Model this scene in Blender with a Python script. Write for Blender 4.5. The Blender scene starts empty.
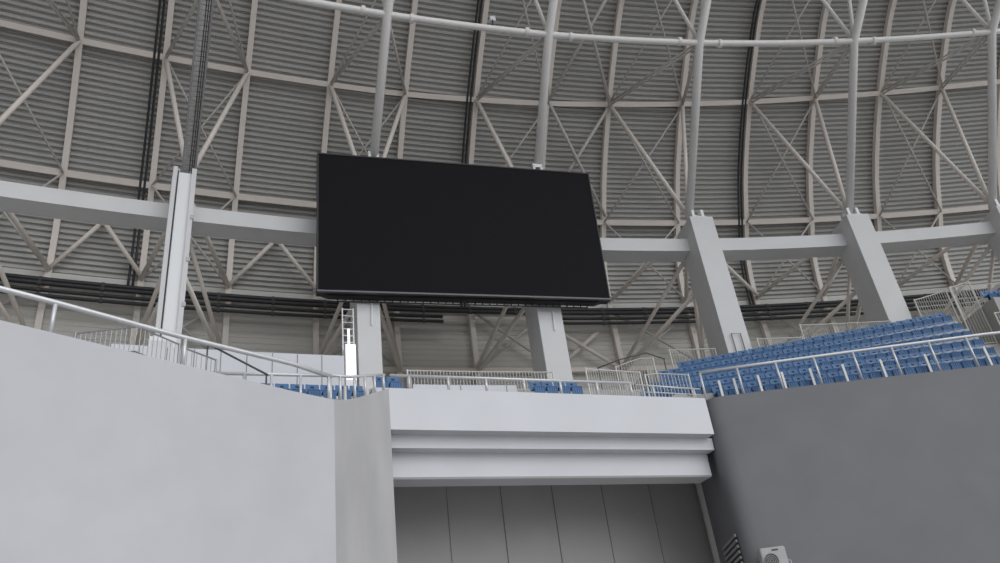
import bpy, bmesh, math, random
from mathutils import Vector, Matrix
random.seed(7)
PI = math.pi
scn = bpy.context.scene
COL = scn.collection
EYE = 1.6                                   # camera height; heights called H are measured above the eye

# ------------------------------------------------------------------ camera, light, exposure
cam_d = bpy.data.cameras.new('camera'); cam = bpy.data.objects.new('camera', cam_d); COL.objects.link(cam)
cam_d.sensor_width = 36.0; cam_d.lens = 28.8; cam_d.clip_end = 500
R_ = ((0.99108902, 0.13320121, 0.0), (0.06648414, -0.49467791, -0.86652964), (-0.1154228, 0.85880801, -0.49912561))
mw = Matrix(R_).to_4x4(); mw.translation = (0, 0, EYE); cam.matrix_world = mw
scn.camera = cam
scn.view_settings.view_transform = 'Standard'; scn.view_settings.look = 'None'
scn.view_settings.gamma = 1.0; scn.view_settings.use_curve_mapping = False
scn.view_settings.exposure = 0.0
wd = bpy.data.worlds.new('overcast'); scn.world = wd; wd.use_nodes = True
nt = wd.node_tree; nt.nodes.clear()
o_ = nt.nodes.new('ShaderNodeOutputWorld'); b_ = nt.nodes.new('ShaderNodeBackground')
tc = nt.nodes.new('ShaderNodeTexCoord'); dp = nt.nodes.new('ShaderNodeVectorMath'); dp.operation = 'DOT_PRODUCT'
dp.inputs[1].default_value = Vector((0.62, -0.50, 0.50)).normalized()
mr = nt.nodes.new('ShaderNodeMapRange')
mr.inputs['From Min'].default_value = -0.35; mr.inputs['From Max'].default_value = 1.0
mr.inputs['To Min'].default_value = 0.09; mr.inputs['To Max'].default_value = 0.60
b_.inputs['Color'].default_value = (0.95, 0.975, 1.0, 1)
nt.links.new(tc.outputs['Generated'], dp.inputs[0]); nt.links.new(dp.outputs['Value'], mr.inputs['Value'])
nt.links.new(mr.outputs['Result'], b_.inputs['Strength']); nt.links.new(b_.outputs[0], o_.inputs[0])
sd = bpy.data.lights.new('sun', 'SUN'); sd.energy = 2.08; sd.angle = math.radians(75); sd.color = (0.97, 0.985, 1.0)
sun = bpy.data.objects.new('sun', sd); COL.objects.link(sun)
sun.rotation_euler = Vector((0.56, -0.52, 0.60)).to_track_quat('Z', 'Y').to_euler(); sun.location = (60, -40, 60)

# ------------------------------------------------------------------ materials
def mat(name, col, rough=0.6, metal=0.0, var=0.0, scale=1.0, bump=0.0, emit=None, stretch=(1, 1, 1), spec=0.5):
    m = bpy.data.materials.new(name); m.use_nodes = True
    n = m.node_tree.nodes; l = m.node_tree.links; p = n['Principled BSDF']
    p.inputs['Base Color'].default_value = (*col, 1); p.inputs['Roughness'].default_value = rough
    p.inputs['Metallic'].default_value = metal; p.inputs['Specular IOR Level'].default_value = spec
    if var or bump:
        t = n.new('ShaderNodeTexCoord'); mp = n.new('ShaderNodeMapping'); mp.inputs['Scale'].default_value = stretch
        ns = n.new('ShaderNodeTexNoise'); ns.inputs['Scale'].default_value = scale; ns.inputs['Detail'].default_value = 6
        l.new(t.outputs['Object'], mp.inputs['Vector']); l.new(mp.outputs['Vector'], ns.inputs['Vector'])
        if var:
            r = n.new('ShaderNodeValToRGB')
            r.color_ramp.elements[0].position = 0.3; r.color_ramp.elements[1].position = 0.7
            r.color_ramp.elements[0].color = (*[c * (1 - var) for c in col], 1)
            r.color_ramp.elements[1].color = (*[min(1, c * (1 + var)) for c in col], 1)
            l.new(ns.outputs['Fac'], r.inputs['Fac']); l.new(r.outputs['Color'], p.inputs['Base Color'])
        if bump:
            bp = n.new('ShaderNodeBump'); bp.inputs['Strength'].default_value = bump; bp.inputs['Distance'].default_value = 0.02
            l.new(ns.outputs['Fac'], bp.inputs['Height']); l.new(bp.outputs['Normal'], p.inputs['Normal'])
    if emit:
        p.inputs['Emission Color'].default_value = (*emit[0], 1); p.inputs['Emission Strength'].default_value = emit[1]
    return m
M = dict(
    paint=mat('beam_paint', (0.70, 0.71, 0.75), 0.75, var=0.025, scale=0.5, bump=0.1),
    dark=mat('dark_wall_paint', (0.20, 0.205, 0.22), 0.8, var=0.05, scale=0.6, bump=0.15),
    wall=mat('wall_paint', (0.555, 0.56, 0.585), 0.8, var=0.04, scale=0.6, bump=0.15),
    render=mat('bare_render', (0.46, 0.455, 0.465), 0.85, var=0.10, scale=0.9, bump=0.25, stretch=(1, 1, 0.3)),
    conc=mat('column_paint', (0.70, 0.70, 0.71), 0.75, var=0.03, scale=0.7),
    terrace=mat('terrace_concrete', (0.45, 0.45, 0.44), 0.85, var=0.06, scale=1.2),
    ground=mat('ground', (0.36, 0.34, 0.33), 0.9, var=0.1, scale=2.0),
    clad=mat('roof_cladding', (0.50, 0.495, 0.48), 0.55, var=0.03, scale=0.35, stretch=(1, 1, 3)),
    cladlow=mat('rear_cladding', (0.64, 0.625, 0.59), 0.55, var=0.03, scale=0.35),
    rib=mat('beige_steel', (0.86, 0.79, 0.73), 0.5, var=0.02, scale=2.0),
    tube=mat('white_steel', (0.90, 0.885, 0.87), 0.45, var=0.02, scale=2.0),
    band=mat('white_trim', (0.70, 0.69, 0.66), 0.6),
    rod=mat('grey_rod', (0.62, 0.59, 0.56), 0.5),
    pipe=mat('black_pipe', (0.035, 0.036, 0.04), 0.45),
    screen=mat('led_face', (0.0055, 0.0053, 0.0085), 0.6, var=0.12, scale=3.0, spec=0.12),
    frame=mat('screen_frame', (0.012, 0.012, 0.013), 0.5),
    edge=mat('screen_edge', (0.10, 0.10, 0.11), 0.4, 0.3),
    rail=mat('galvanised_rail', (0.72, 0.73, 0.75), 0.35, 0.25, var=0.05, scale=6.0),
    picket=mat('painted_picket', (0.70, 0.69, 0.66), 0.5, 0.1),
    darkrail=mat('dark_handrail', (0.08, 0.08, 0.085), 0.5),
    seat=mat('blue_plastic', (0.047, 0.145, 0.325), 0.45, var=0.07, scale=5.0),
    hole=mat('seat_bracket_and_hole_shade', (0.02, 0.025, 0.035), 0.6),  # dark seat bracket; also colours the plate standing for shade in the grip hole
    panel=mat('grey_shutter', (0.43, 0.425, 0.425), 0.6, var=0.03, scale=0.8),
    joint=mat('dark_joint', (0.27, 0.27, 0.27), 0.8),
    white=mat('white_enamel', (0.82, 0.83, 0.85), 0.4),
    acwhite=mat('grey_enamel', (0.45, 0.455, 0.46), 0.5, var=0.05, scale=3.0),  # mid-grey enamel with slight random tone, for the air conditioner
    lamp=mat('lit_panel', (0.9, 0.9, 0.9), 0.5, emit=((0.92, 0.96, 1.0), 0.75)),
    grille=mat('fan_grille', (0.06, 0.06, 0.065), 0.5),
    galv=mat('cable_tray', (0.33, 0.33, 0.34), 0.4, 0.4),
    louvre=mat('louvre_blade', (0.33, 0.33, 0.34), 0.5),
)

# ------------------------------------------------------------------ helpers
def V(x, y, H): return Vector((x, y, H + EYE))
CX, CY = 43.0, -89.0                        # centre of the bowl; az in degrees, 0 = +y
def W(r, az, H):
    a = math.radians(az); return Vector((CX + r * math.sin(a), CY + r * math.cos(a), H + EYE))
def rad(az): a = math.radians(az); return Vector((math.sin(a), math.cos(a), 0))
def tan_(az): a = math.radians(az); return Vector((math.cos(a), -math.sin(a), 0))
UP = Vector((0, 0, 1))

def obj(name, bm, m, parent=None, kind=None, smooth=False):
    if parent is not None:
        bmesh.ops.translate(bm, verts=bm.verts, vec=-parent_loc(parent))
    bmesh.ops.recalc_face_normals(bm, faces=bm.faces)
    me = bpy.data.meshes.new(name); bm.to_mesh(me); bm.free()
    if smooth:
        for p in me.polygons: p.use_smooth = True
    me.materials.append(M[m] if isinstance(m, str) else m)
    o = bpy.data.objects.new(name, me); COL.objects.link(o)
    if parent is not None: o.parent = parent
    if kind: o['kind'] = kind
    return o
def parent_loc(p):
    v = Vector((0, 0, 0))
    while p is not None: v = v + p.location; p = p.parent
    return v
def thing(name, label, cat, loc, group=None):
    o = bpy.data.objects.new(name, None); COL.objects.link(o); o.location = loc; o.empty_display_size = 0.3
    o['label'] = label; o['category'] = cat
    if group: o['group'] = group
    return o
def tag(o, label, cat, group=None):
    o['label'] = label; o['category'] = cat
    if group: o['group'] = group
    return o
def struct(name, bm, m, **k): return obj(name, bm, m, kind='structure', **k)

def nb(): return bmesh.new()
def hexa(bm, c):                            # 8 corners: bottom 0-3, top 4-7
    v = [bm.verts.new(p) for p in c]
    for f in ((0, 1, 2, 3), (4, 5, 6, 7), (0, 1, 5, 4), (1, 2, 6, 5), (2, 3, 7, 6), (3, 0, 4, 7)):
        bm.faces.new([v[i] for i in f])
def box(bm, c, ax, ay, az, sx, sy, sz):      # centre, three axes, full sizes
    ax = ax * (sx / 2); ay = ay * (sy / 2); az = az * (sz / 2)
    hexa(bm, [c - ax - ay - az, c + ax - ay - az, c + ax + ay - az, c - ax + ay - az,
              c - ax - ay + az, c + ax - ay + az, c + ax + ay + az, c - ax + ay + az])
def bar(bm, p, q, w, h, ref=UP):             # rectangular bar
    d = (q - p); L = d.length; d = d / L
    s = d.cross(ref)
    if s.length < 1e-4: s = d.cross(Vector((1, 0, 0)))
    s.normalize(); n = s.cross(d).normalized()
    box(bm, (p + q) / 2, d, s, n, L, w, h)
def tube(bm, pts, r, n=10, cap=True):
    pts = [Vector(p) for p in pts]; rings = []
    prev = None
    for i, p in enumerate(pts):
        d = (pts[min(i + 1, len(pts) - 1)] - pts[max(i - 1, 0)]).normalized()
        if prev is None:
            s = d.cross(UP)
            if s.length < 1e-3: s = d.cross(Vector((1, 0, 0)))
        else:
            s = prev - d * prev.dot(d)
        s.normalize(); prev = s; t = d.cross(s)
        rings.append([bm.verts.new(p + (s * math.cos(2 * PI * k / n) + t * math.sin(2 * PI * k / n)) * r) for k in range(n)])
    for a, b in zip(rings, rings[1:]):
        for k in range(n): bm.faces.new((a[k], a[(k + 1) % n], b[(k + 1) % n], b[k]))
    if cap: bm.faces.new(rings[0]); bm.faces.new(rings[-1][::-1])
def loft(bm, secs):                          # closed sections of equal count
    rg = [[bm.verts.new(p) for p in s] for s in secs]; n = len(rg[0])
    for a, b in zip(rg, rg[1:]):
        for k in range(n): bm.faces.new((a[k], a[(k + 1) % n], b[(k + 1) % n], b[k]))
    bm.faces.new(rg[0]); bm.faces.new(rg[-1][::-1])
def arcs(a0, a1, step=0.6):
    n = max(1, int(abs(a1 - a0) / step + 0.5)); return [a0 + (a1 - a0) * i / n for i in range(n + 1)]
def arc_block(bm, r0, r1, a0, a1, h0, h1, step=0.6):
    loft(bm, [[W(r0, a, h0), W(r1, a, h0), W(r1, a, h1), W(r0, a, h1)] for a in arcs(a0, a1, step)])
def arc_bar(bm, r, H, a0, a1, w, h, nr=(1, 0)):   # w along normal (nr in r,H), h across
    nx, nz = nr; tx, tz = -nz, nx
    loft(bm, [[W(r + sx * w / 2 * nx + sy * h / 2 * tx, a, H + sx * w / 2 * nz + sy * h / 2 * tz)
               for sx, sy in ((-1, -1), (1, -1), (1, 1), (-1, 1))] for a in arcs(a0, a1)])
ORD = ['zeroth', 'first', 'second', 'third', 'fourth', 'fifth', 'sixth', 'seventh', 'eighth', 'ninth', 'tenth', 'eleventh',
       'twelfth', 'thirteenth', 'fourteenth', 'fifteenth', 'sixteenth', 'seventeenth', 'eighteenth', 'nineteenth', 'twentieth']
def ordn(n):
    if n <= 20: return ORD[n]
    if n == 30: return 'thirtieth'
    if n < 30: return 'twenty-' + ORD[n - 20]
    return 'thirty-' + ORD[n - 30]

# ------------------------------------------------------------------ roof shell (surface of revolution about the bowl's centre)
KEY = [(138.45, 12.5), (138.45, 18.0), (138.45, 23.0), (137.9, 25.9), (136.7, 28.0), (134.9, 30.8), (131.9, 34.1), (128.5, 37.0), (126.9, 38.0), (122.0, 40.5), (115.0, 43.2), (105.0, 46.4)]
def catmull(P, per=12):
    out = []
    for i in range(len(P) - 1):
        p0 = P[max(i - 1, 0)]; p1 = P[i]; p2 = P[i + 1]; p3 = P[min(i + 2, len(P) - 1)]
        for k in range(per):
            t = k / per
            out.append(tuple(0.5 * (2 * b + (c - a) * t + (2 * a - 5 * b + 4 * c - d) * t * t + (3 * b - a - 3 * c + d) * t ** 3)
                             for a, b, c, d in zip(p0, p1, p2, p3)))
    out.append(P[-1]); return out
PROF = catmull(KEY)
LEN = [0.0]
for a, b in zip(PROF, PROF[1:]): LEN.append(LEN[-1] + math.hypot(b[0] - a[0], b[1] - a[1]))
def prof_at(s):
    s = max(0.0, min(LEN[-1] - 1e-6, s))
    for i in range(len(LEN) - 1):
        if LEN[i + 1] >= s:
            t = (s - LEN[i]) / (LEN[i + 1] - LEN[i]); a, b = PROF[i], PROF[i + 1]
            d = (b[0] - a[0], b[1] - a[1]); L = math.hypot(*d)
            return (a[0] + d[0] * t, a[1] + d[1] * t), (d[1] / L, -d[0] / L)      # point, outward normal
def s_of(H):
    lo, hi = 0.0, LEN[-1]
    for _ in range(40):
        m = (lo + hi) / 2
        if prof_at(m)[0][1] < H: lo = m
        else: hi = m
    return lo
def shell(H, off=0.0):
    (r, h), n = prof_at(s_of(H)); return r + n[0] * off, h + n[1] * off
def S(H, az, off=0.0): r, h = shell(H, off); return W(r, az, h)
AZ0, AZ1 = -33.5, 1.5
def corrugated(name, s0, s1, pitch, depth, off, m):
    bm = nb(); line = []
    s = s0
    while s < s1:
        for f, d in ((0.0, 0), (0.45, 0), (0.58, depth), (0.87, depth)):
            ss = s + f * pitch
            if ss <= s1: line.append((ss, d))
        s += pitch
    rows = []
    A = arcs(AZ0, AZ1, 0.5)
    for ss, d in line:
        (r, h), n = prof_at(ss)
        rows.append([bm.verts.new(W(r + n[0] * (off + d), a, h + n[1] * (off + d))) for a in A])
    for p, q in zip(rows, rows[1:]):
        for k in range(len(A) - 1): bm.faces.new((p[k], p[k + 1], q[k + 1], q[k]))
    return struct(name, bm, m)
S_K = s_of(22.9)
corrugated('wall_back', 0.0, S_K, 0.34, 0.035, 0.22, 'cladlow')
corrugated('ceiling', S_K, LEN[-1] - 0.05, 0.31, 0.16, 0.22, 'clad')
bm = nb(); loft(bm, [[S(22.35, a, 0.0), S(22.35, a, 0.3), S(23.05, a, 0.3), S(23.05, a, 0.0)] for a in arcs(AZ0, AZ1)])
struct('trim_1', bm, 'band')
bm = nb(); box(bm, Vector((5, 20, -0.15)), Vector((1, 0, 0)), Vector((0, 1, 0)), UP, 90, 75, 0.3)
struct('floor', bm, 'ground')

# ------------------------------------------------------------------ roof steel
def interp(tab, x):
    if x <= tab[0][0]: return tab[0][1]
    for (a, b), (c, d) in zip(tab, tab[1:]):
        if x <= c: return b + (d - b) * (x - a) / (c - a)
    return tab[-1][1]
NODE_T = [(-30, 30.7), (-26, 30.9), (-22, 31.1), (-18, 31.35), (-14, 31.75), (-10, 32.2), (-6, 32.6), (0, 32.8)]
def node_h(a): return interp(NODE_T, a)
HI_T = [(-34, 33.4), (-28, 33.42), (-21, 33.5), (-17, 33.72), (-15, 33.88), (-11, 34.15), (-9, 34.3), (-5, 34.5), (0, 34.6)]
def hi(a): return interp(HI_T, a)
RIBS = [-30.05, -28.18, -26.42, -24.62, -22.68, -20.8, -18.95, -17.0, -15.25, -13.12, -11.1, -9.14, -7.12, -5.27, -3.4]
rib_words = ['at the far left edge of the roof', 'first full one left of the left bundle of black conduits', 'carrying the left bundle of black conduits',
             'passing right of the tall cable ladder', 'ending just above the upper left corner of the black screen', 'just right of the left screen bracket',
             'carrying the middle bundle of black conduits above the screen', 'behind the second white tube above the screen',
             'just beyond the right end of the black screen', 'behind the white tube over the first column right of screen',
             'carrying the right bundle of black conduits', 'close left of the second column right of the screen',
             'close right of the second column right of the screen', 'second one right of the last clear column', 'at the far right edge of the roof']
for i, az in enumerate(RIBS):
    bm = nb(); secs = []
    s0, s1 = s_of(13.5), LEN[-1] - 0.3
    n = 72
    for k in range(n + 1):
        (r, h), nn = prof_at(s0 + (s1 - s0) * k / n); t = tan_(az); w = 0.15
        for_off = (-0.16, 0.20)
        secs.append([W(r + nn[0] * o, az, h + nn[1] * o) + t * (sg * w) for o, sg in ((for_off[0], -1), (for_off[1], -1), (for_off[1], 1), (for_off[0], 1))])
    loft(bm, secs)
    tag(obj('roof_rib', bm, 'rib'), 'beige curved steel roof rib ' + rib_words[i], 'roof rib', 'curved roof ribs')
for H, nm, w in ((28.0, 'lower beige horizontal steel purlin running just above the concrete ring beam', 0.34), (34.05, 'upper beige horizontal steel purlin crossing the ribs behind the white ring tube', 0.30),
              (39.6, 'topmost beige horizontal steel purlin high under the roof', 0.28), (18.5, 'lowest beige horizontal purlin near the foot of the rear cladding', 0.26)):
    bm = nb(); secs = []
    for q in arcs(AZ0, AZ1):
        (r, h), n = prof_at(s_of(hi(q) if H == 34.05 else H))
        secs.append([W(r + n[0] * o - n[1] * e, q, h + n[1] * o + n[0] * e) for o, e in ((-0.17, -w / 2), (0.13, -w / 2), (0.13, w / 2), (-0.17, w / 2))])
    loft(bm, secs)
    tag(obj('roof_purlin', bm, 'rib'), nm, 'purlin', 'horizontal roof purlins')
# white ring tube through the inner nodes
NODE = (124.9, 31.7)
rt = thing('ring_tube', 'long white horizontal steel tube crossing in front of the roof ribs', 'steel tube', W(NODE[0], -15, NODE[1]))
bm = nb(); tube(bm, [W(NODE[0], a, node_h(a)) for a in arcs(AZ0, AZ1, 0.7)], 0.17, 12); obj('tube', bm, 'tube', rt, smooth=True)
CHORD = [-29.4, -25.7, -21.95, -18.1, -14.12, -9.75, -5.75, -1.9]
for a in CHORD[1:]:
    for s in (-0.55, 0.55):
        bm = nb(); tube(bm, [W(NODE[0], a + s - 0.04, node_h(a)), W(NODE[0], a + s + 0.04, node_h(a))], 0.24, 12); obj('flange', bm, 'tube', rt)
fl = thing('floodlight', 'small pale floodlight sitting on the white ring tube above the screen', 'floodlight', W(124.9, -19.46, 31.6))
bm = nb(); box(bm, W(124.9, -19.46, 31.9), tan_(-19.5), rad(-19.5), UP, 0.28, 0.25, 0.3); obj('lamp_housing', bm, 'white', fl)
bm = nb(); bar(bm, W(124.9, -19.46, 31.63), W(124.9, -19.46, 31.78), 0.3, 0.06); obj('bracket', bm, 'darkrail', fl)

TOPN = (131.0, 24.35)
HI, LO, KN, TP = 34.05, 28.0, 23.0, 39.6
where = ['beyond the left edge, meeting the leftmost ribs', 'above the clad column with the cable ladder', 'above the left end of the black screen', 'above the right half of the black screen',
         'above the first column right of the screen', 'above the second column right of the screen', 'above the column at the right edge']
for i in range(7):
    a = CHORD[i]; aL, aR = RIBS[2 * i], RIBS[2 * i + 1]
    T = W(TOPN[0], a, TOPN[1]); N = W(NODE[0], a, node_h(a))
    t = thing('roof_truss', 'white tube roof truss with spreading beige struts ' + where[i], 'roof truss', T, 'roof trusses over the columns')
    E = W(117.8, a, 36.6)
    bm = nb(); tube(bm, [T, N, E], 0.23, 14); obj('chord_tube', bm, 'tube', t, smooth=True)
    for ar in (aL, aR):
        bm = nb(); tube(bm, [T + Vector((0, 0, 0.15)), S(hi(ar), ar, -0.15)], 0.125, 10); obj('strut', bm, 'rib', t, smooth=True)
        for s in (-1, 1):
            bm = nb(); off = UP * (0.11 * s); tube(bm, [N + off, S(hi(ar), ar, -0.15) + off], 0.06, 8); obj('web_bar', bm, 'rod', t, smooth=True)
        bm = nb(); tube(bm, [N, S(TP, ar, -0.15)], 0.11, 10); obj('strut', bm, 'tube', t, smooth=True)
        bm = nb(); tube(bm, [T - UP * 0.3 + rad(a) * 0.5, S(KN + 0.1, ar, -0.2)], 0.125, 10); obj('strut', bm, 'rib', t, smooth=True)
        bm = nb(); tube(bm, [W(132.0, a, 22.7), S(18.7, ar, -0.2)], 0.11, 10); obj('strut', bm, 'rib', t, smooth=True)
        bm = nb(); tube(bm, [W(132.0, a, 20.3), S(18.4, ar, -0.2)], 0.12, 10); obj('strut', bm, 'rib', t, smooth=True)
    for h0, h1 in ((LO, hi(a)), (hi(a), TP), (KN, LO), (18.5, KN - 0.7)):
        for p, q in ((aL, aR), (aR, aL)):
            bm = nb(); tube(bm, [S(h0, p, -0.2 if p == aL else -0.28), S(h1, q, -0.2 if p == aL else -0.28)], 0.08 if h0 == 18.5 else 0.058, 6); obj('tie_rod', bm, 'rod', t, smooth=True)
# bracing between neighbouring pairs of ribs, below the ring beam and one special bay above it
bay = ['left of the clad column', 'between the clad column and the screen', 'hidden mostly by the black screen', 'right of the black screen', 'between the two concrete columns right of the screen', 'right of the second concrete column']
for i in range(6):
    a0, a1 = RIBS[2 * i + 1], RIBS[2 * i + 2]; am = (a0 + a1) / 2
    t = thing('wall_brace', 'beige crossed brace under the ring beam ' + bay[i], 'brace', S(KN, am, -0.2), 'crossed braces under the ring beam')
    for ar, o, sg in ((a0, -0.2, 1), (a1, -0.42, -1)):
        bm = nb(); tube(bm, [S(KN + 0.15, ar, o), S(26.4, am + 0.12 * sg, o)], 0.12, 10); obj('brace_bar', bm, 'rib', t, smooth=True)
a0, a1 = RIBS[7], RIBS[8]; am = (a0 + a1) / 2 - 0.02
t = thing('bay_brace', 'beige diamond bracing between two ribs near the right screen corner', 'brace', S(LO, am, -0.2))
for h0, h1 in ((LO + 0.3, hi(am)), (hi(am), 39.0)):
    for p, q, o in ((a0, a1, -0.2), (a1, a0, -0.38)):
        bm = nb(); tube(bm, [S(h0, p, o), S(h1, q, o)], 0.10, 10); obj('brace_bar', bm, 'rod', t, smooth=True)

t = thing('foot_brace', 'beige crossed brace low on the rear wall right of the second screen column', 'brace', S(18.6, am, -0.2))
for p, q in ((S(20.95, a0 + 0.15, -0.45), S(18.3, a1 - 0.1, -0.45)), (S(20.95, a0 + 1.25, -0.2), S(18.9, a0 + 0.2, -0.2))):
    bm = nb(); tube(bm, [p, q], 0.12, 10); obj('brace_bar', bm, 'rib', t, smooth=True)

# ------------------------------------------------------------------ black service pipes and conduits
for k, (H, r, rr, lab) in enumerate(((22.2, 0.13, 0.1, 'topmost'), (21.88, 0.12, 0.3, 'second'), (21.6, 0.10, 0.12, 'third'), (21.25, 0.10, 0.2, 'lowest'))):
    t = thing('service_pipe', 'long black service pipe along the rear cladding, %s of the four' % lab, 'pipe', W(137.9, -15, H), 'black pipes along the rear wall')
    for seg, (a, b) in enumerate(((AZ0, -19.75), (-17.2 if k else -17.2, AZ1)) if k > 1 else ((AZ0, AZ1),)):
        bm = nb(); tube(bm, [W(137.85 - rr, q, H) for q in arcs(a, b, 0.7)], r, 10); obj('pipe', bm, 'pipe', t, smooth=True)
    for q in [AZ0 + 0.6 + 1.15 * j for j in range(30)]:
        if k > 1 and -19.9 < q < -17.1: continue
        bm = nb(); tube(bm, [W(137.85 - rr, q, H), W(137.85 - rr, q + 0.06, H)], r + 0.03, 8); obj('clamp', bm, 'darkrail', t)
for az, lab in ((-26.42 - 0.15, 'left'), (-18.95 - 0.15, 'middle'), (-11.1 - 0.14, 'right')):
    t = thing('cable_conduit', 'bundle of black conduits climbing a roof rib, %s of the three' % lab, 'conduit', S(22.5, az, -0.2), 'black conduits climbing the ribs')
    for d in (0, -0.09):
        s0, s1 = s_of(22.2), LEN[-1] - 0.3; pts = []
        for k in range(41):
            (r, h), n = prof_at(s0 + (s1 - s0) * k / 40); pts.append(W(r - n[0] * 0.18, az + d, h - n[1] * 0.18))
        bm = nb(); tube(bm, pts, 0.062, 8); obj('conduit', bm, 'pipe', t, smooth=True)

# ------------------------------------------------------------------ concourse and terraces
bm = nb()
arc_block(bm, 127.7, 139.0, AZ0, -22.85, 13.2, 13.9); arc_block(bm, 128.4, 139.0, -22.85, -16.2, 12.3, 13.0); arc_block(bm, 130.75, 139.0, -16.2, -12.0, 13.0, 15.0); arc_block(bm, 129.6, 139.0, -12.0, AZ1, 13.0, 15.0)
struct('concourse_slab', bm, 'terrace')

# ------------------------------------------------------------------ ring beam and columns
BEAM_T = [(-34, 23.05), (-18, 23.05), (-14, 23.1), (-10, 23.25), (-6, 23.5), (0, 23.8)]
bm = nb(); loft(bm, [[W(131.2, q, h - 0.8), W(132.35, q, h - 0.8), W(132.35, q, h), W(131.2, q, h)] for q, h in [(q, interp(BEAM_T, q)) for q in arcs(AZ0, AZ1)]])
tag(obj('ring_beam', bm, 'conc'), 'long pale concrete ring beam running behind the screen between the columns', 'beam')
COLS = [(-29.45, 1.25, 'beyond the left edge beside the ring beam end', 13.9), (-25.78, 1.0, 'clad in white channels with cables, left of the screen', 13.9), (-22.13, 1.06, 'under the left part of the black screen', 13.0),
        (-18.25, 1.25, 'under the right part of the black screen', 13.0), (-13.97, 1.38, 'first one right of the screen', 13.0), (-9.75, 1.38, 'second one right of the screen', 15.0),
        (-5.62, 1.38, 'cut by the right edge', 15.0)]
for i, (a, w, lab, hb) in enumerate(COLS):
    t = thing('concrete_column', 'tall grey concrete column ' + lab, 'column', W(131.1, a, hb), 'concrete columns carrying the roof')
    d = tan_(a) * (w / 2); bm = nb(); top = 24.0
    c = [W(130.3, a, hb), W(132.1, a, hb)]
    hexa(bm, [c[0] - d, c[0] + d, c[1] + d, c[1] - d] + [q + UP * (top - hb) for q in (c[0] - d, c[0] + d, c[1] + d, c[1] - d)])
    bmesh.ops.bevel(bm, geom=list(bm.edges), offset=0.03, segments=2, affect='EDGES', profile=0.5)
    obj('shaft', bm, 'conc', t)
    br = nb(); box(br, W(130.9, a, 24.05), tan_(a), rad(a), UP, 0.85, 0.9, 0.14); br_o = obj('bearing', br, 'white', t)
    for s in (-1, 1):
        bm = nb(); box(bm, W(130.95, a, 24.3) + tan_(a) * (0.28 * s) - rad(a) * 0.12, tan_(a), rad(a), UP, 0.16, 0.6, 0.62); obj('lug', bm, 'white', br_o)
    bm = nb(); p = W(131.0, a, 24.32); tube(bm, [p - tan_(a) * 0.42, p + tan_(a) * 0.42], 0.22, 14); obj('pin', bm, 'tube', br_o, smooth=True)
    if i in (4, 5):
        bm = nb(); p = W(130.2, a - 0.02, 14.9) - tan_(a) * 0.25; q = p + tan_(a) * 0.5
        tube(bm, [p, p + UP * 1.75, q + UP * 1.75, q], 0.025, 6); obj('guard_hoop', bm, 'darkrail', t)
    if i == 1:
        for s, ww in ((-0.38, 0.18), (0.42, 0.20)):
            bm = nb(); p = W(130.12, a, 13.9) + tan_(a) * s; box(bm, p + UP * 5.2, tan_(a), rad(a), UP, ww, 0.3, 10.4); obj('cladding_channel', bm, 'conc', t)
        bm = nb(); box(bm, W(130.2, a, 13.9 + 5.1) + tan_(a) * 0.04, tan_(a), rad(a), UP, 0.62, 0.16, 10.2); obj('cladding_panel', bm, 'white', t)
        bm = nb(); p = W(130.08, a, 13.95) - tan_(a) * 0.25; tube(bm, [p, p + UP * 10.2], 0.03, 6); obj('cable', bm, 'pipe', t)
        for h in (17.2, 19.4, 21.6):
            bm = nb(); box(bm, W(130.0, a, h) + tan_(a) * 0.5, tan_(a), rad(a), UP, 0.14, 0.14, 0.2); obj('junction_box', bm, 'galv', t)
    if i in (2, 3):
        bm = nb(); p = W(130.24, a, 16.9) + tan_(a) * 0.1; tube(bm, [p, p + UP * 1.1 + tan_(a) * 0.05], 0.035, 6); obj('conduit_stub', bm, 'white', t)
# cable ladder along the chord tube above the clad column
a = CHORD[1]; T = W(TOPN[0] - 0.45, a, TOPN[1]); N = W(NODE[0] - 0.45, a, node_h(a)); E = W(117.4, a, 36.6)
t = thing('cable_ladder', 'grey cable ladder with black cables climbing the white tube at upper left', 'cable ladder', T)
for s in (-0.28, 0.28):
    bm = nb(); tube(bm, [p + tan_(a) * s for p in (T - UP * 0.6, T, N, E)], 0.045, 6); obj('side_rail', bm, 'galv', t)
bm = nb()
for p, q in ((T, N), (N, E)):
    n = int((q - p).length / 0.22)
    for k in range(n):
        c = p.lerp(q, k / n); tube(bm, [c - tan_(a) * 0.28, c + tan_(a) * 0.28], 0.025, 5)
obj('rungs', bm, 'galv', t)
for s in (0.02, 0.12, 0.2):
    bm = nb(); tube(bm, [p + tan_(a) * s - rad(a) * 0.06 for p in (T - UP * 0.8, T, N, E)], 0.022, 6); obj('cable', bm, 'pipe', t)

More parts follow.
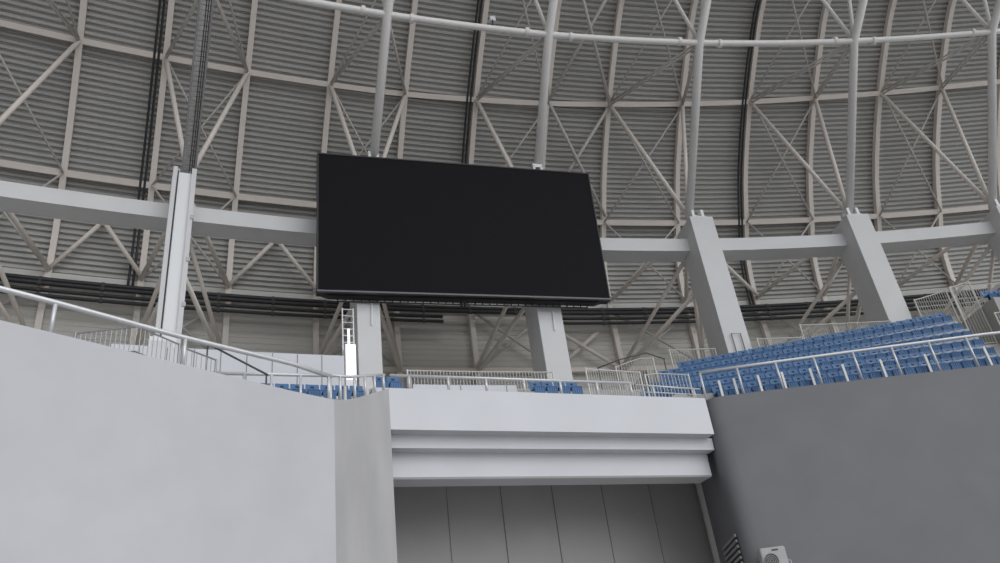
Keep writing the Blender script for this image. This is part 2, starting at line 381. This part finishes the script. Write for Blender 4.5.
# ------------------------------------------------------------------ LED screen
BL, BR = V(-8.19, 30.30, 18.2), V(5.26, 34.87, 18.2); TL, TR = V(-7.80, 29.96, 25.65), V(5.42, 34.26, 25.65)
mx = (BR - BL).normalized(); mb = (BL + BR) / 2; mt = (TL + TR) / 2
my = (mt - mb); Hs = my.length; my = (my - mx * my.dot(mx)).normalized(); mz = mx.cross(my)      # mz towards the viewer
if mz.y > 0: mz = -mz
Ws = 14.1; ctr = (mb + mt) / 2
sc = thing('video_screen', 'huge blank black video screen mounted in front of the concrete columns', 'screen', mb)
bm = nb(); box(bm, ctr - mz * 0.06, mx, my, mz, Ws - 0.12, Hs - 0.14, 0.12); obj('display_face', bm, 'screen', sc)
bm = nb(); box(bm, ctr - mz * 0.3, mx, my, mz, Ws, Hs, 0.36); cs = obj('casing', bm, 'frame', sc)
bm = nb()
for s in (-1, 1): box(bm, ctr + mx * (s * (Ws / 2 - 0.03)) - mz * 0.05, mx, my, mz, 0.06, Hs, 0.16)
box(bm, ctr + my * (Hs / 2 - 0.035) - mz * 0.05, mx, my, mz, Ws, 0.07, 0.16)
obj('bezel', bm, 'frame', sc)
bm = nb(); box(bm, ctr - my * (Hs / 2 - 0.04) - mz * 0.03, mx, my, mz, Ws, 0.08, 0.2); obj('bottom_edge', bm, 'edge', sc)
bm = nb(); c0 = mb + my * 0.0 - mz * 0.42
hexa(bm, [c0 + mx * (s * (Ws / 2 - e)) + mz * d - my * h for h, e in ((0.07, 0.6), (-0.10, 0.15)) for s, d in ((-1, 0.2), (1, 0.2), (1, -0.2), (-1, -0.2))])
tray = obj('bottom_tray', bm, 'frame', sc)
bm = nb(); n = 34
for k in range(n + 1):
    p = mb - my * 0.13 + mx * ((k / n - 0.5) * (Ws - 2)) - mz * 0.52; box(bm, p, mx, my, mz, 0.05, 0.14, 0.05)
box(bm, mb - my * 0.2 - mz * 0.52, mx, my, mz, Ws - 2, 0.05, 0.05)
obj('handrail', bm, 'frame', tray)
for a in (-21.98, -18.15):
    tt = (a - CHORD[2]) ; 
    p = W(129.0, a, 25.95)
    # project onto the screen's top edge
    u = (p - mt).dot(mx); p = mt + mx * u + my * 0.22 - mz * 0.45
    b = thing_part = obj('bracket', (lambda bm: (box(bm, p + my * 0.22, mx, my, mz, 0.52, 0.2, 0.4), box(bm, p + mx * 0.2, mx, my, mz, 0.12, 0.4, 0.4), box(bm, p - mx * 0.2, mx, my, mz, 0.12, 0.4, 0.4), bm)[-1])(nb()), 'white', sc)
    bm = nb(); box(bm, p + my * 0.02 - mz * 0.1, mx, my, mz, 0.3, 0.3, 0.3); obj('clamp', bm, 'frame', b)
    for h in (18.9, 21.5, 24.0 - 0.4):
        q0 = W(130.32, a, h); k0 = q0 - mz * 0; d = (q0 - mb).dot(mz)
        bm = nb(); bar(bm, q0, q0 + mz * (abs(d) - 0.75), 0.2, 0.2)
        obj('wall_arm', bm, 'frame', sc)

# ------------------------------------------------------------------ gate beam, passage walls, front walls
A0, B0 = Vector((-4.5, 26.7, 0)), Vector((7.9, 32.2, 0)); g = (B0 - A0).normalized(); mo = Vector((g.y, -g.x, 0))   # mo faces the viewer
def gate_box(off0, off1, e0, e1, h0, h1):
    bm = nb(); p = A0 - g * e0; q = B0 + g * e1
    c = [p - mo * off0, q - mo * off0, q - mo * off1, p - mo * off1]
    hexa(bm, [V(v.x, v.y, h0) for v in c] + [V(v.x, v.y, h1) for v in c]); return bm
struct('trim_2', gate_box(0.0, 2.4, 0.6, 0.0, 10.02, 11.6), 'paint')
struct('trim_3', gate_box(0.5, 2.4, 0.6, 0.2, 9.52, 10.02), 'paint')
bm = nb(); p = A0 + g * 0.22; q = B0 + g * 0.12
for e in (0,):
    prof = [(1.0, 9.52), (1.0, 8.62), (1.06, 8.56), (1.95, 8.56), (1.95, 9.52)]
    loft(bm, [[V((v - mo * o).x, (v - mo * o).y, h) for o, h in prof] for v in (p, q)])
struct('trim_4', bm, 'paint')
struct('ceiling_1', gate_box(1.95, 6.2, 1.5, 3.2, 9.6, 10.02), 'paint')
struct('concourse_deck', gate_box(2.4, 4.6, 1.2, 2.2, 10.02, 11.55), 'terrace')
bm = gate_box(5.2, 5.5, 1.6, 3.4, -EYE, 9.7); wb = struct('wall_recess', bm, 'panel')
bm = nb()
for x, y in ((-5.49, 31.75), (-3.29, 32.72), (-1.09, 33.68), (1.1, 34.65), (3.33, 35.65), (5.55, 36.63)):
    c = V(x, y, 4.0) - mo * 0.02 - mo * 0.17; box(bm, c, g, mo, UP, 0.02, 0.06, 11.2)
j = obj('joint', bm, 'joint', wb)
# left wall: front face, then the passage return
def wall_solid(name, front, back, htop, m, hb=-EYE):
    bm = nb(); secs = []
    for (x, y), (bx, by), h in zip(front, back, htop): secs.append([V(x, y, hb), V(bx, by, hb), V(bx, by, h), V(x, y, h)])
    loft(bm, secs); return struct(name, bm, m)
wall_solid('wall_left', [(-14.0, 14.68), (-11.56, 17.58), (-9.26, 20.31), (-6.92, 23.1), (-5.91, 24.30)],
           [(-15.0, 15.6), (-12.56, 18.5), (-10.26, 21.25), (-7.92, 24.0), (-6.6, 25.5)], [10.42, 10.42, 10.38, 10.36, 10.40], 'wall')
pl = [(-5.91, 24.30), (-5.65, 24.75), (-5.3, 25.35), (-4.95, 25.95), (-4.5, 26.70)]
wall_solid('wall_left_passage', pl, [(x - 0.45, y + 0.25) for x, y in pl], [10.40, 10.52, 10.82, 11.15, 11.58], 'render')
RW = [(7.9, 39.0), (7.9, 32.85), (7.93, 32.65), (8.0, 32.48), (8.12, 32.36), (8.3, 32.27), (8.55, 32.235), (9.0, 32.235), (11.1, 32.3), (14.6, 32.5), (20.8, 32.9), (27.0, 33.6)]
RB = [(8.6, 39.0), (8.6, 33.1), (8.62, 33.05), (8.64, 33.02), (8.66, 33.0), (8.7, 32.98), (8.8, 32.95), (9.1, 32.93), (11.1, 32.95), (14.6, 33.1), (20.8, 33.5), (27.0, 34.2)]
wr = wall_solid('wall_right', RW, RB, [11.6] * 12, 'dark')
for p_ in wr.data.polygons:
    if abs(p_.normal.z) < 0.1: p_.use_smooth = True
wr.data.set_sharp_from_angle(angle=math.radians(40))
bm = nb(); hexa(bm, [V(x, y, h) for h in (-EYE, 9.58) for x, y in ((7.72, 36.95), (7.9, 36.95), (7.9, 37.35), (7.72, 37.35))])
struct('trim_5', bm, 'band')
# terraces
bm = nb()
hexa(bm, [V(x, y, h) for h in (9.6, 10.36) for x, y in ((-15.0, 15.7), (-5.4, 26.6), (-6.6, 29.6), (-18, 25.0))])
arc_block(bm, 125.6, 127.45, -25.7, -22.6, 10.3, 11.35); struct('terrace_left', bm, 'terrace')
ROWS, PITCH, RISE, F0 = 6, 0.70, 0.55, 11.62
def row_y(x, k): return 32.2 + 0.054 * (x - 7.9) + 0.78 + PITCH * k
def row_h(x, k): return F0 + RISE * k + (0.006 + 0.0145 * k) * (x - 7.9)
def xl(k): return (8.35, 5.7, 6.1, 6.6, 7.2, 8.1)[k]
def xr(k): return 21.3 + 0.12 * k
bm = nb()
for k in range(ROWS):
    x0, x1 = xl(k) - 0.3, xr(k) + (0.3 if k else 0.3)
    y0 = -0.45; y1 = PITCH * (ROWS - k) - 0.45
    hexa(bm, [V(x, row_y(x, k) + dy, row_h(x, k) + dh) for dh in (-0.85, 0) for x, dy in ((x0, y0), (x1, y0), (x1, y1), (x0, y1))])
struct('terrace_right', bm, 'terrace')
# white parapet of the concourse, left and behind the gate
def parapet(name, a0, a1, r, h0, h1, lab, jp=0.42):
    t = thing(name, lab, 'parapet wall', W(r, (a0 + a1) / 2, h0))
    bm = nb(); arc_block(bm, r, r + 0.18, a0, a1, h0, h1, 0.4); obj('panel', bm, 'paint', t)
    bm = nb(); a = a0 + jp
    while a < a1:
        box(bm, W(r - 0.005, a, (h0 + h1) / 2), tan_(a), rad(a), UP, 0.03, 0.02, h1 - h0 - 0.05); a += jp
    obj('joint', bm, 'joint', t); return t
parapet('parapet_wall', -26.6, -22.85, 127.5, 10.36, 14.0, 'white panelled parapet wall behind the seats left of the screen')
parapet('parapet_wall', -21.55, -19.55, 128.2, 11.55, 13.15, 'low white parapet wall behind the gate railing below the screen', 0.9)
bm = nb(); c = [V(6.1, 31.8, 11.55), V(7.75, 32.5, 11.55), V(7.6, 33.1, 11.55), V(6.0, 32.6, 11.55)]
d = [V(6.75, 32.15, 11.95), V(7.2, 32.4, 11.95), V(7.1, 32.8, 11.95), V(6.7, 32.6, 11.95)]
hexa(bm, c + d); struct('stair_landing', bm, 'terrace')

# ------------------------------------------------------------------ railings and picket fences
def railing(label, base, hts, posts, rr=0.055, pr=0.045, mid=(), m='rail', braces=(), group='metal guard railings', name='guard_railing', bend=None):
    base = [Vector(b) for b in base]
    t = thing(name, label, 'railing', base[0], group)
    top = [b + UP * h for b, h in zip(base, hts)]
    bm = nb(); tube(bm, top, rr, 10); obj('top_rail', bm, m, t, smooth=True)
    for f in mid:
        bm = nb(); tube(bm, [b + UP * (h * f) for b, h in zip(base, hts)], rr * 0.6, 8); obj('mid_rail', bm, m, t, smooth=True)
    def along(u):
        u = u * (len(base) - 1); i = min(int(u), len(base) - 2); f = u - i
        return base[i].lerp(base[i + 1], f), hts[i] + (hts[i + 1] - hts[i]) * f
    for u in posts:
        b, h = along(u); bm = nb(); tube(bm, [b, b + UP * h], pr, 8); obj('post', bm, m, t, smooth=True)
    for u in braces:
        b, h = along(u); bm = nb(); d = (base[-1] - base[0]).normalized(); n = Vector((-d.y, d.x, 0)).normalized()
        bar(bm, b + n * 0.16, b + n * 0.16 + UP * (h * 0.66), 0.1, 0.05, n); obj('stub_post', bm, 'picket', t)
    return t
railing('thick white railing on top of the curved front wall at left', [V(-13.9, 15.0, 10.4), V(-11.6, 17.65, 10.4), V(-9.3, 20.4, 10.38), V(-6.98, 23.15, 10.36), V(-6.02, 24.35, 10.4)],
        [0.92, 0.92, 0.90, 0.98, 0.86], [0.25, 0.5, 0.985], 0.075, 0.055)
b = [V(-10.3, 24.1, 10.36), V(-6.2, 25.94, 10.36)]
railing('lower white railing in front of the blue seats behind the left wall', b, [1.55, 1.64], [0.08, 0.30, 0.5, 0.72, 0.95], 0.06, 0.05, group='metal guard railings')
b = [V(-6.0, 24.4, 10.42), V(-5.55, 25.1, 10.65), V(-5.1, 25.85, 11.05), V(-4.62, 26.68, 11.55)]
railing('short grey railing curving round the top of the passage wall', b, [0.9, 0.85, 0.75, 0.58], [0.15, 0.42, 0.62, 0.8, 0.97], 0.05, 0.05, braces=(0.3, 0.72))
P = lambda u, off=0.12: A0 + g * u - mo * off
L = (B0 - A0).length
q0, q1 = P(0.1), P(10.2)
railing('white railing on top of the gate beam below the screen', [V(q0.x, q0.y, 11.6), V(q1.x, q1.y, 11.6)], [0.55, 0.62], [0.07, 0.22, 0.37, 0.525, 0.68, 0.84, 0.995], 0.06, 0.055)
q0, q1 = P(10.4), P(L - 0.05)
railing('thin grey railing between the gate beam railing and the right stand', [V(q0.x, q0.y, 11.6), V(q1.x, q1.y, 11.6)], [0.55, 0.46], [0.26, 0.9], 0.035, 0.035, mid=(0.45,))
b = [V(7.95, 32.32, 11.6)] + [V(x, y + 0.12, 11.6) for x, y in ((11.1, 32.3), (14.6, 32.5), (20.8, 32.9), (26.8, 33.55))]
xs = [7.95, 11.1, 14.6, 20.8, 26.8]
def uof(x):
    for i in range(4):
        if x <= xs[i + 1]: return (i + (x - xs[i]) / (xs[i + 1] - xs[i])) / 4
railing('long white railing along the top of the right front wall before the blue seats', b, [1.22, 1.28, 1.36, 1.5, 1.6],
        [uof(x) for x in (7.98, 9.6, 11.3, 13.0, 14.75, 16.5, 18.2, 19.9, 21.7, 23.4, 25.1)], 0.065, 0.05,
        braces=[uof(x) for x in (8.75, 9.4, 10.45, 11.5, 12.75, 14.2, 15.9, 17.9, 20.6, 22.6)])

def fence(label, pts, h, m='picket', step=0.14, posts=True, group='picket fences on the stands', r=0.016):
    pts = [Vector(p) for p in pts]; hs = h if isinstance(h, (list, tuple)) else [h] * len(pts)
    t = thing('picket_fence', label, 'fence', pts[0], group)
    top = [p + UP * q for p, q in zip(pts, hs)]; low = [p + UP * 0.12 for p in pts]
    for nm, ln in (('top_rail', top), ('bottom_rail', low)):
        bm = nb(); tube(bm, ln, 0.028, 6); obj(nm, bm, m, t)
    bm = nb(); L = sum((b - a).length for a, b in zip(pts, pts[1:])); n = max(2, int(L / step))
    for i in range(n + 1):
        d = L * i / n; k = 0
        while k < len(pts) - 2 and d > (pts[k + 1] - pts[k]).length: d -= (pts[k + 1] - pts[k]).length; k += 1
        f = min(1, d / (pts[k + 1] - pts[k]).length)
        tube(bm, [low[k].lerp(low[k + 1], f), top[k].lerp(top[k + 1], f)], r, 4)
    obj('pickets', bm, m, t)
    if posts:
        for p, q in ((pts[0], hs[0]), (pts[-1], hs[-1])):
            bm = nb(); tube(bm, [p, p + UP * (q + 0.04)], 0.04, 6); obj('post', bm, m, t)
    return t
def arcpts(r, a0, a1, h, n=3): return [W(r, a0 + (a1 - a0) * i / n, h) for i in range(n + 1)]
# right stand, back of the block
fence('pale picket fence left of the first column behind the blue seats', arcpts(131.0, -15.5, -14.4, 15.0), 1.2)
fence('pale picket fence right of the first column behind the blue seats', arcpts(129.9, -13.6, -12.5, 15.0), 1.15)
fence('pale taller picket fence before the second column behind the blue seats', arcpts(129.9, -12.45, -10.15, 15.0), 1.85)
fence('pale picket fence just right of the second column', arcpts(129.9, -9.35, -8.45, 15.0), [3.0, 3.15, 3.3, 3.5])
fence('tall pale picket fence at the upper right end of the blue seats', arcpts(129.7, -8.4, -7.85, 15.0), [3.5, 3.6, 3.7, 3.8], step=0.17)
fence('pale picket fence in the far right corner above the blue seats', arcpts(131.4, -7.75, -6.3, 17.25), 2.2)
fence('pale picket fence in front of the far right seat row', arcpts(128.2, -8.15, -6.9, 14.2), [1.9, 2.0, 2.1, 2.2], step=0.17)
# left flank of the block and gate deck
fence('pale picket fence stepping up in front of the left end of the blue seats', [V(5.7, 32.6, 11.6), V(6.3, 32.75, 11.7), V(7.6, 32.85, 11.8)], [1.55, 1.5, 1.2])
fence('pale picket fence with arched top above the left end of seats', arcpts(130.7, -16.9, -16.0, 13.0), [2.15, 2.4, 2.6, 2.6])
fence('dense picket fence on the gate deck left of the seats', [V(3.1, 31.5, 11.6), V(5.5, 32.58, 11.6)], [1.75, 1.7], step=0.11)
railing('thin dark arched handrail above the picket fences left of the seats', [W(130.8, -17.3, 13.0), W(130.8, -16.75, 13.0), W(130.8, -16.1, 15.0), W(130.8, -15.7, 15.0)], [2.15, 2.6, 0.95, 0.6], [0.01, 0.32, 0.98], 0.03, 0.025, m='darkrail', name='handrail', group='dark handrails')
fence('pale picket fence on the parapet wall below the screen', arcpts(128.6, -21.6, -18.7, 13.0), 0.95)
fence('dark picket fence beside the clad column behind the left railing', [W(124, -27.0, 11.6), W(124.0, -26.2, 11.95), W(124.0, -25.6, 11.4)], [0.95, 1.0, 1.0], m='galv')
fence('grey picket fence in front of the white parapet panels at left', [W(124.6, -25.55, 10.4), W(124.8, -25.05, 10.4)], [2.2, 1.9], m='galv')
t = railing('dark handrail sloping down in front of the white parapet at left', [W(125.2, -25.2, 10.36), W(124.2, -24.3, 10.36)], [2.75, 1.2], [0.02, 0.98], 0.035, 0.03, m='darkrail', name='handrail', group='dark handrails')

# ------------------------------------------------------------------ electrical things beside the columns
a = -22.55
t = thing('light_box', 'bright narrow white box beside the column under the screen', 'light box', W(129.9, a, 13.0))
bm = nb(); box(bm, W(129.9, a, 14.33), tan_(a), rad(a), UP, 0.46, 0.3, 2.66); obj('cabinet', bm, 'white', t)
bm = nb(); box(bm, W(129.73, a, 14.8), tan_(a), rad(a), UP, 0.42, 0.05, 1.66); obj('lit_face', bm, 'lamp', t)
t = thing('ladder', 'slim white caged ladder above the bright box beside the column', 'ladder', W(130.2, a, 13.0))
for s in (-0.24, 0.24):
    bm = nb(); tube(bm, [W(130.25, a, 13.0) + tan_(a) * s, W(130.25, a, 17.7) + tan_(a) * s], 0.035, 6); obj('stile', bm, 'white', t)
for k in range(14):
    bm = nb(); p = W(130.25, a, 13.35 + 0.33 * k); tube(bm, [p - tan_(a) * 0.24, p + tan_(a) * 0.24], 0.022, 6); obj('rung', bm, 'white', t)
bm = nb(); box(bm, W(130.15, a, 16.1), tan_(a), rad(a), UP, 0.1, 0.1, 1.0); obj('lamp_tube', bm, 'lamp', t)
t = thing('cable_cabinet', 'small pale cabinet at the foot of the clad column', 'cabinet', W(129.2, -25.85, 13.9))
bm = nb(); box(bm, W(129.3, -25.85, 14.55), tan_(-25.85), rad(-25.85), UP, 1.0, 0.5, 1.3); bmesh.ops.bevel(bm, geom=list(bm.edges), offset=0.03, segments=2, affect='EDGES'); obj('body', bm, 'white', t)
bm = nb(); box(bm, W(129.03, -25.85, 14.5), tan_(-25.85), rad(-25.85), UP, 0.8, 0.05, 1.0); d_ = obj('door', bm, 'conc', t)
bm = nb(); box(bm, W(128.99, -25.68, 14.5), tan_(-25.85), rad(-25.85), UP, 0.05, 0.05, 0.2); obj('handle', bm, 'darkrail', d_)

# vent on the passage wall, air conditioners on the right wall
t = thing('wall_vent', 'slatted vent grille on the right side wall of the gate passage', 'vent', V(7.88, 34.1, 4.4))
bm = nb(); y0, y1, z0, z1 = 32.8, 35.5, 3.6, 6.05
box(bm, V(7.89, (y0 + y1) / 2, (z0 + z1) / 2), Vector((0, 1, 0)), Vector((1, 0, 0)), UP, y1 - y0, 0.03, z1 - z0); obj('backing', bm, 'pipe', t)
bm = nb()
k = z0 + 0.1
while k < z1:
    hexa(bm, [V(x, y, k + dz) for dz in (0, 0.10) for x, y, in ((7.80, y0), (7.87, y0), (7.87, y1), (7.80, y1))]); k += 0.21
obj('slats', bm, 'louvre', t)
def ac(x, y, h, label):
    t = thing('air_conditioner', label, 'air conditioner', V(x, y, h), None)
    X, Y = Vector((1, 0.05, 0)).normalized(), Vector((-0.05, 1, 0)).normalized()
    bm = nb(); box(bm, V(x, y, h + 0.4), X, Y, UP, 0.95, 0.42, 0.78); bmesh.ops.bevel(bm, geom=list(bm.edges), offset=0.03, segments=2, affect='EDGES'); obj('body', bm, 'acwhite', t)
    bm = nb(); c = V(x, y, h + 0.31) - X * 0.14 - Y * 0.215
    tube(bm, [c, c - Y * 0.02], 0.27, 24); gr = obj('fan_grille', bm, 'grille', t)
    bm = nb()
    for q in range(4):
        rr = 0.06 + 0.065 * q; tube(bm, [c - Y * 0.03 + X * (rr * math.cos(th)) + UP * (rr * math.sin(th)) for th in [2 * PI * s / 20 for s in range(21)]], 0.01, 5)
    obj('guard_rings', bm, 'acwhite', gr)
    bm = nb(); box(bm, V(x, y, h + 0.68) - Y * 0.215 + X * 0.08, X, Y, UP, 0.24, 0.02, 0.055); obj('badge', bm, 'grille', t)
    bm = nb(); tube(bm, [V(x, y, h + 0.3) + X * 0.48, V(x, y, h + 0.28) + X * 0.62, V(x, y, h - 0.3) + X * 0.66, V(x, y + 0.3, h - 0.5) + X * 0.66], 0.035, 8); obj('pipe', bm, 'acwhite', t)
    for s in (-0.32, 0.32):
        bm = nb(); bar(bm, V(x, y - 0.2, h - 0.02) + X * s, V(x, 32.35, h - 0.02) + X * s, 0.05, 0.05); obj('bracket', bm, 'rail', t)
    return t
ac(8.75, 31.75, 4.45, 'pale outdoor air conditioner unit mounted on the right wall by the vent')

# ------------------------------------------------------------------ seats
def seat_meshes():
    w = 0.243; bm = nb(); X, Y = Vector((1, 0, 0)), Vector((0, 1, 0))
    # backrest with a grip hole, leaning back, slightly wrapped
    def bp(u, v): return Vector((u * w, 0.20 + 0.10 * v - 0.02 * u * u, 0.42 + 0.44 * v))
    us = [-1, -0.72, -0.26, 0.26, 0.72, 1]; vs = [0, 0.3, 0.62, 0.8, 0.94, 1]
    def tap(v): return 1.0 - (0.10 if v > 0.97 else 0.0)
    fr = [[bm.verts.new(bp(u * tap(v), v)) for u in us] for v in vs]; bk = [[bm.verts.new(bp(u * tap(v), v) + Vector((0, 0.035, 0.0))) for u in us] for v in vs]
    hole = {(2, 2)}
    for j in range(5):
        for i in range(5):
            if (i, j) in hole:
                for (a, b) in (((i, j), (i + 1, j)), ((i + 1, j), (i + 1, j + 1)), ((i + 1, j + 1), (i, j + 1)), ((i, j + 1), (i, j))):
                    bm.faces.new((fr[a[1]][a[0]], fr[b[1]][b[0]], bk[b[1]][b[0]], bk[a[1]][a[0]]))
                continue
            bm.faces.new((fr[j][i], fr[j][i + 1], fr[j + 1][i + 1], fr[j + 1][i])); bm.faces.new((bk[j][i], bk[j + 1][i], bk[j + 1][i + 1], bk[j][i + 1]))
    for j in range(5):
        for i in (0, 5): bm.faces.new((fr[j][i], fr[j + 1][i], bk[j + 1][i], bk[j][i]))
    for i in range(5):
        for j in (0, 5): bm.faces.new((fr[j][i], fr[j][i + 1], bk[j][i + 1], bk[j][i]))
    for x in (-0.5, -0.17, 0.17, 0.5): box(bm, Vector((x * w, 0.205, 0.50)), X, Y, UP, 0.018, 0.03, 0.13)
    back = bm
    shade_plate = nb(); box(shade_plate, Vector((0, 0.305, 0.735)), X, Y, UP, 0.19, 0.012, 0.17)  # dark plate added behind the grip hole so it reads as shaded
    bm = nb()
    pr = [(-0.22, 0.40), (-0.235, 0.445), (-0.10, 0.43), (0.10, 0.415), (0.215, 0.45), (0.215, 0.40), (0.10, 0.37), (-0.10, 0.375), (-0.19, 0.36), (-0.215, 0.03), (-0.24, 0.03)]
    loft(bm, [[Vector((sx * w, y, z)) for y, z in pr] for sx in (-0.97, 0.97)])
    for x in (-0.8, -0.4, 0, 0.4, 0.8): box(bm, Vector((x * w, -0.236, 0.225)), X, Y, UP, 0.02, 0.03, 0.36)
    pan = bm
    bm = nb(); box(bm, Vector((0, 0.02, 0.19)), X, Y, UP, 0.10, 0.30, 0.38); box(bm, Vector((0, 0.02, 0.02)), X, Y, UP, 0.3, 0.3, 0.03)
    return back, pan, bm, shade_plate
b_, p_, s_, r_ = seat_meshes()
SEAT0 = thing('stadium_seat', 'x', 'seat', Vector((0, 0, 0)))
PARTS = [obj('backrest', b_, 'seat', SEAT0), obj('seat_pan', p_, 'seat', SEAT0), obj('pedestal', s_, 'hole', SEAT0), obj('grip_shade_plate', r_, 'hole', SEAT0)]
used = [False]
def seat(p, rz, label, group):
    if not used[0]: r = SEAT0; used[0] = True
    else:
        r = SEAT0.copy(); COL.objects.link(r)
        for c in PARTS:
            d = c.copy(); COL.objects.link(d); d.parent = r
    r.location = p; r.rotation_euler = (0, 0, rz); r['label'] = label; r['group'] = group
for k in range(ROWS):
    x0, x1 = xl(k), xr(k); n = int((x1 - x0) / 0.52)
    for i in range(n + 1):
        x = x1 - i * 0.52
        lab = 'blue plastic seat, %s from the aisle end in the %s row above the right wall' % (ordn(i + 1), ORD[k + 1])
        seat(V(x, row_y(x, k), row_h(x, k)), math.atan(0.054), lab, 'blue seats in the right stand')
SA = math.atan2(g.y, g.x)
for i in range(10):
    p = W(126.05, -24.95 + 0.245 * i, 10.36)
    seat(Vector((p.x, p.y, 11.35 + EYE)), SA + 0.02, 'blue plastic seat, %s from the far left in the row behind the left railing' % ORD[i + 1], 'blue seats behind the left railing')
for i in range(4):
    seat(W(126.9, -19.35 + 0.245 * i, 12.0), SA - 0.06, 'blue plastic seat, %s of the short row below the right screen column' % ORD[i + 1], 'blue seats on the gate deck')
for i in range(2):
    seat(W(126.6, -22.3 + 0.245 * i, 12.0), SA, 'blue plastic seat, %s of the pair beside the left end of the gate railing' % ORD[i + 1], 'blue seats on the gate deck')
for i in range(4):
    seat(W(129.3, -7.62 + 0.24 * i, 17.25), math.radians(7.4), 'blue plastic seat, %s of the row behind the far right fence' % ORD[i + 1], 'blue seats in the far right corner')
bm = nb(); arc_block(bm, 128.7, 132.5, -7.8, -3.5, 14.9, 17.25); struct('terrace_corner', bm, 'terrace')
bm = nb(); hexa(bm, [V(x, y, h) for h in (11.55, 12.0) for x, y in ((-5.9, 28.6), (3.2, 31.6), (3.0, 32.6), (-5.9, 29.4))]); struct('terrace_gate', bm, 'terrace')
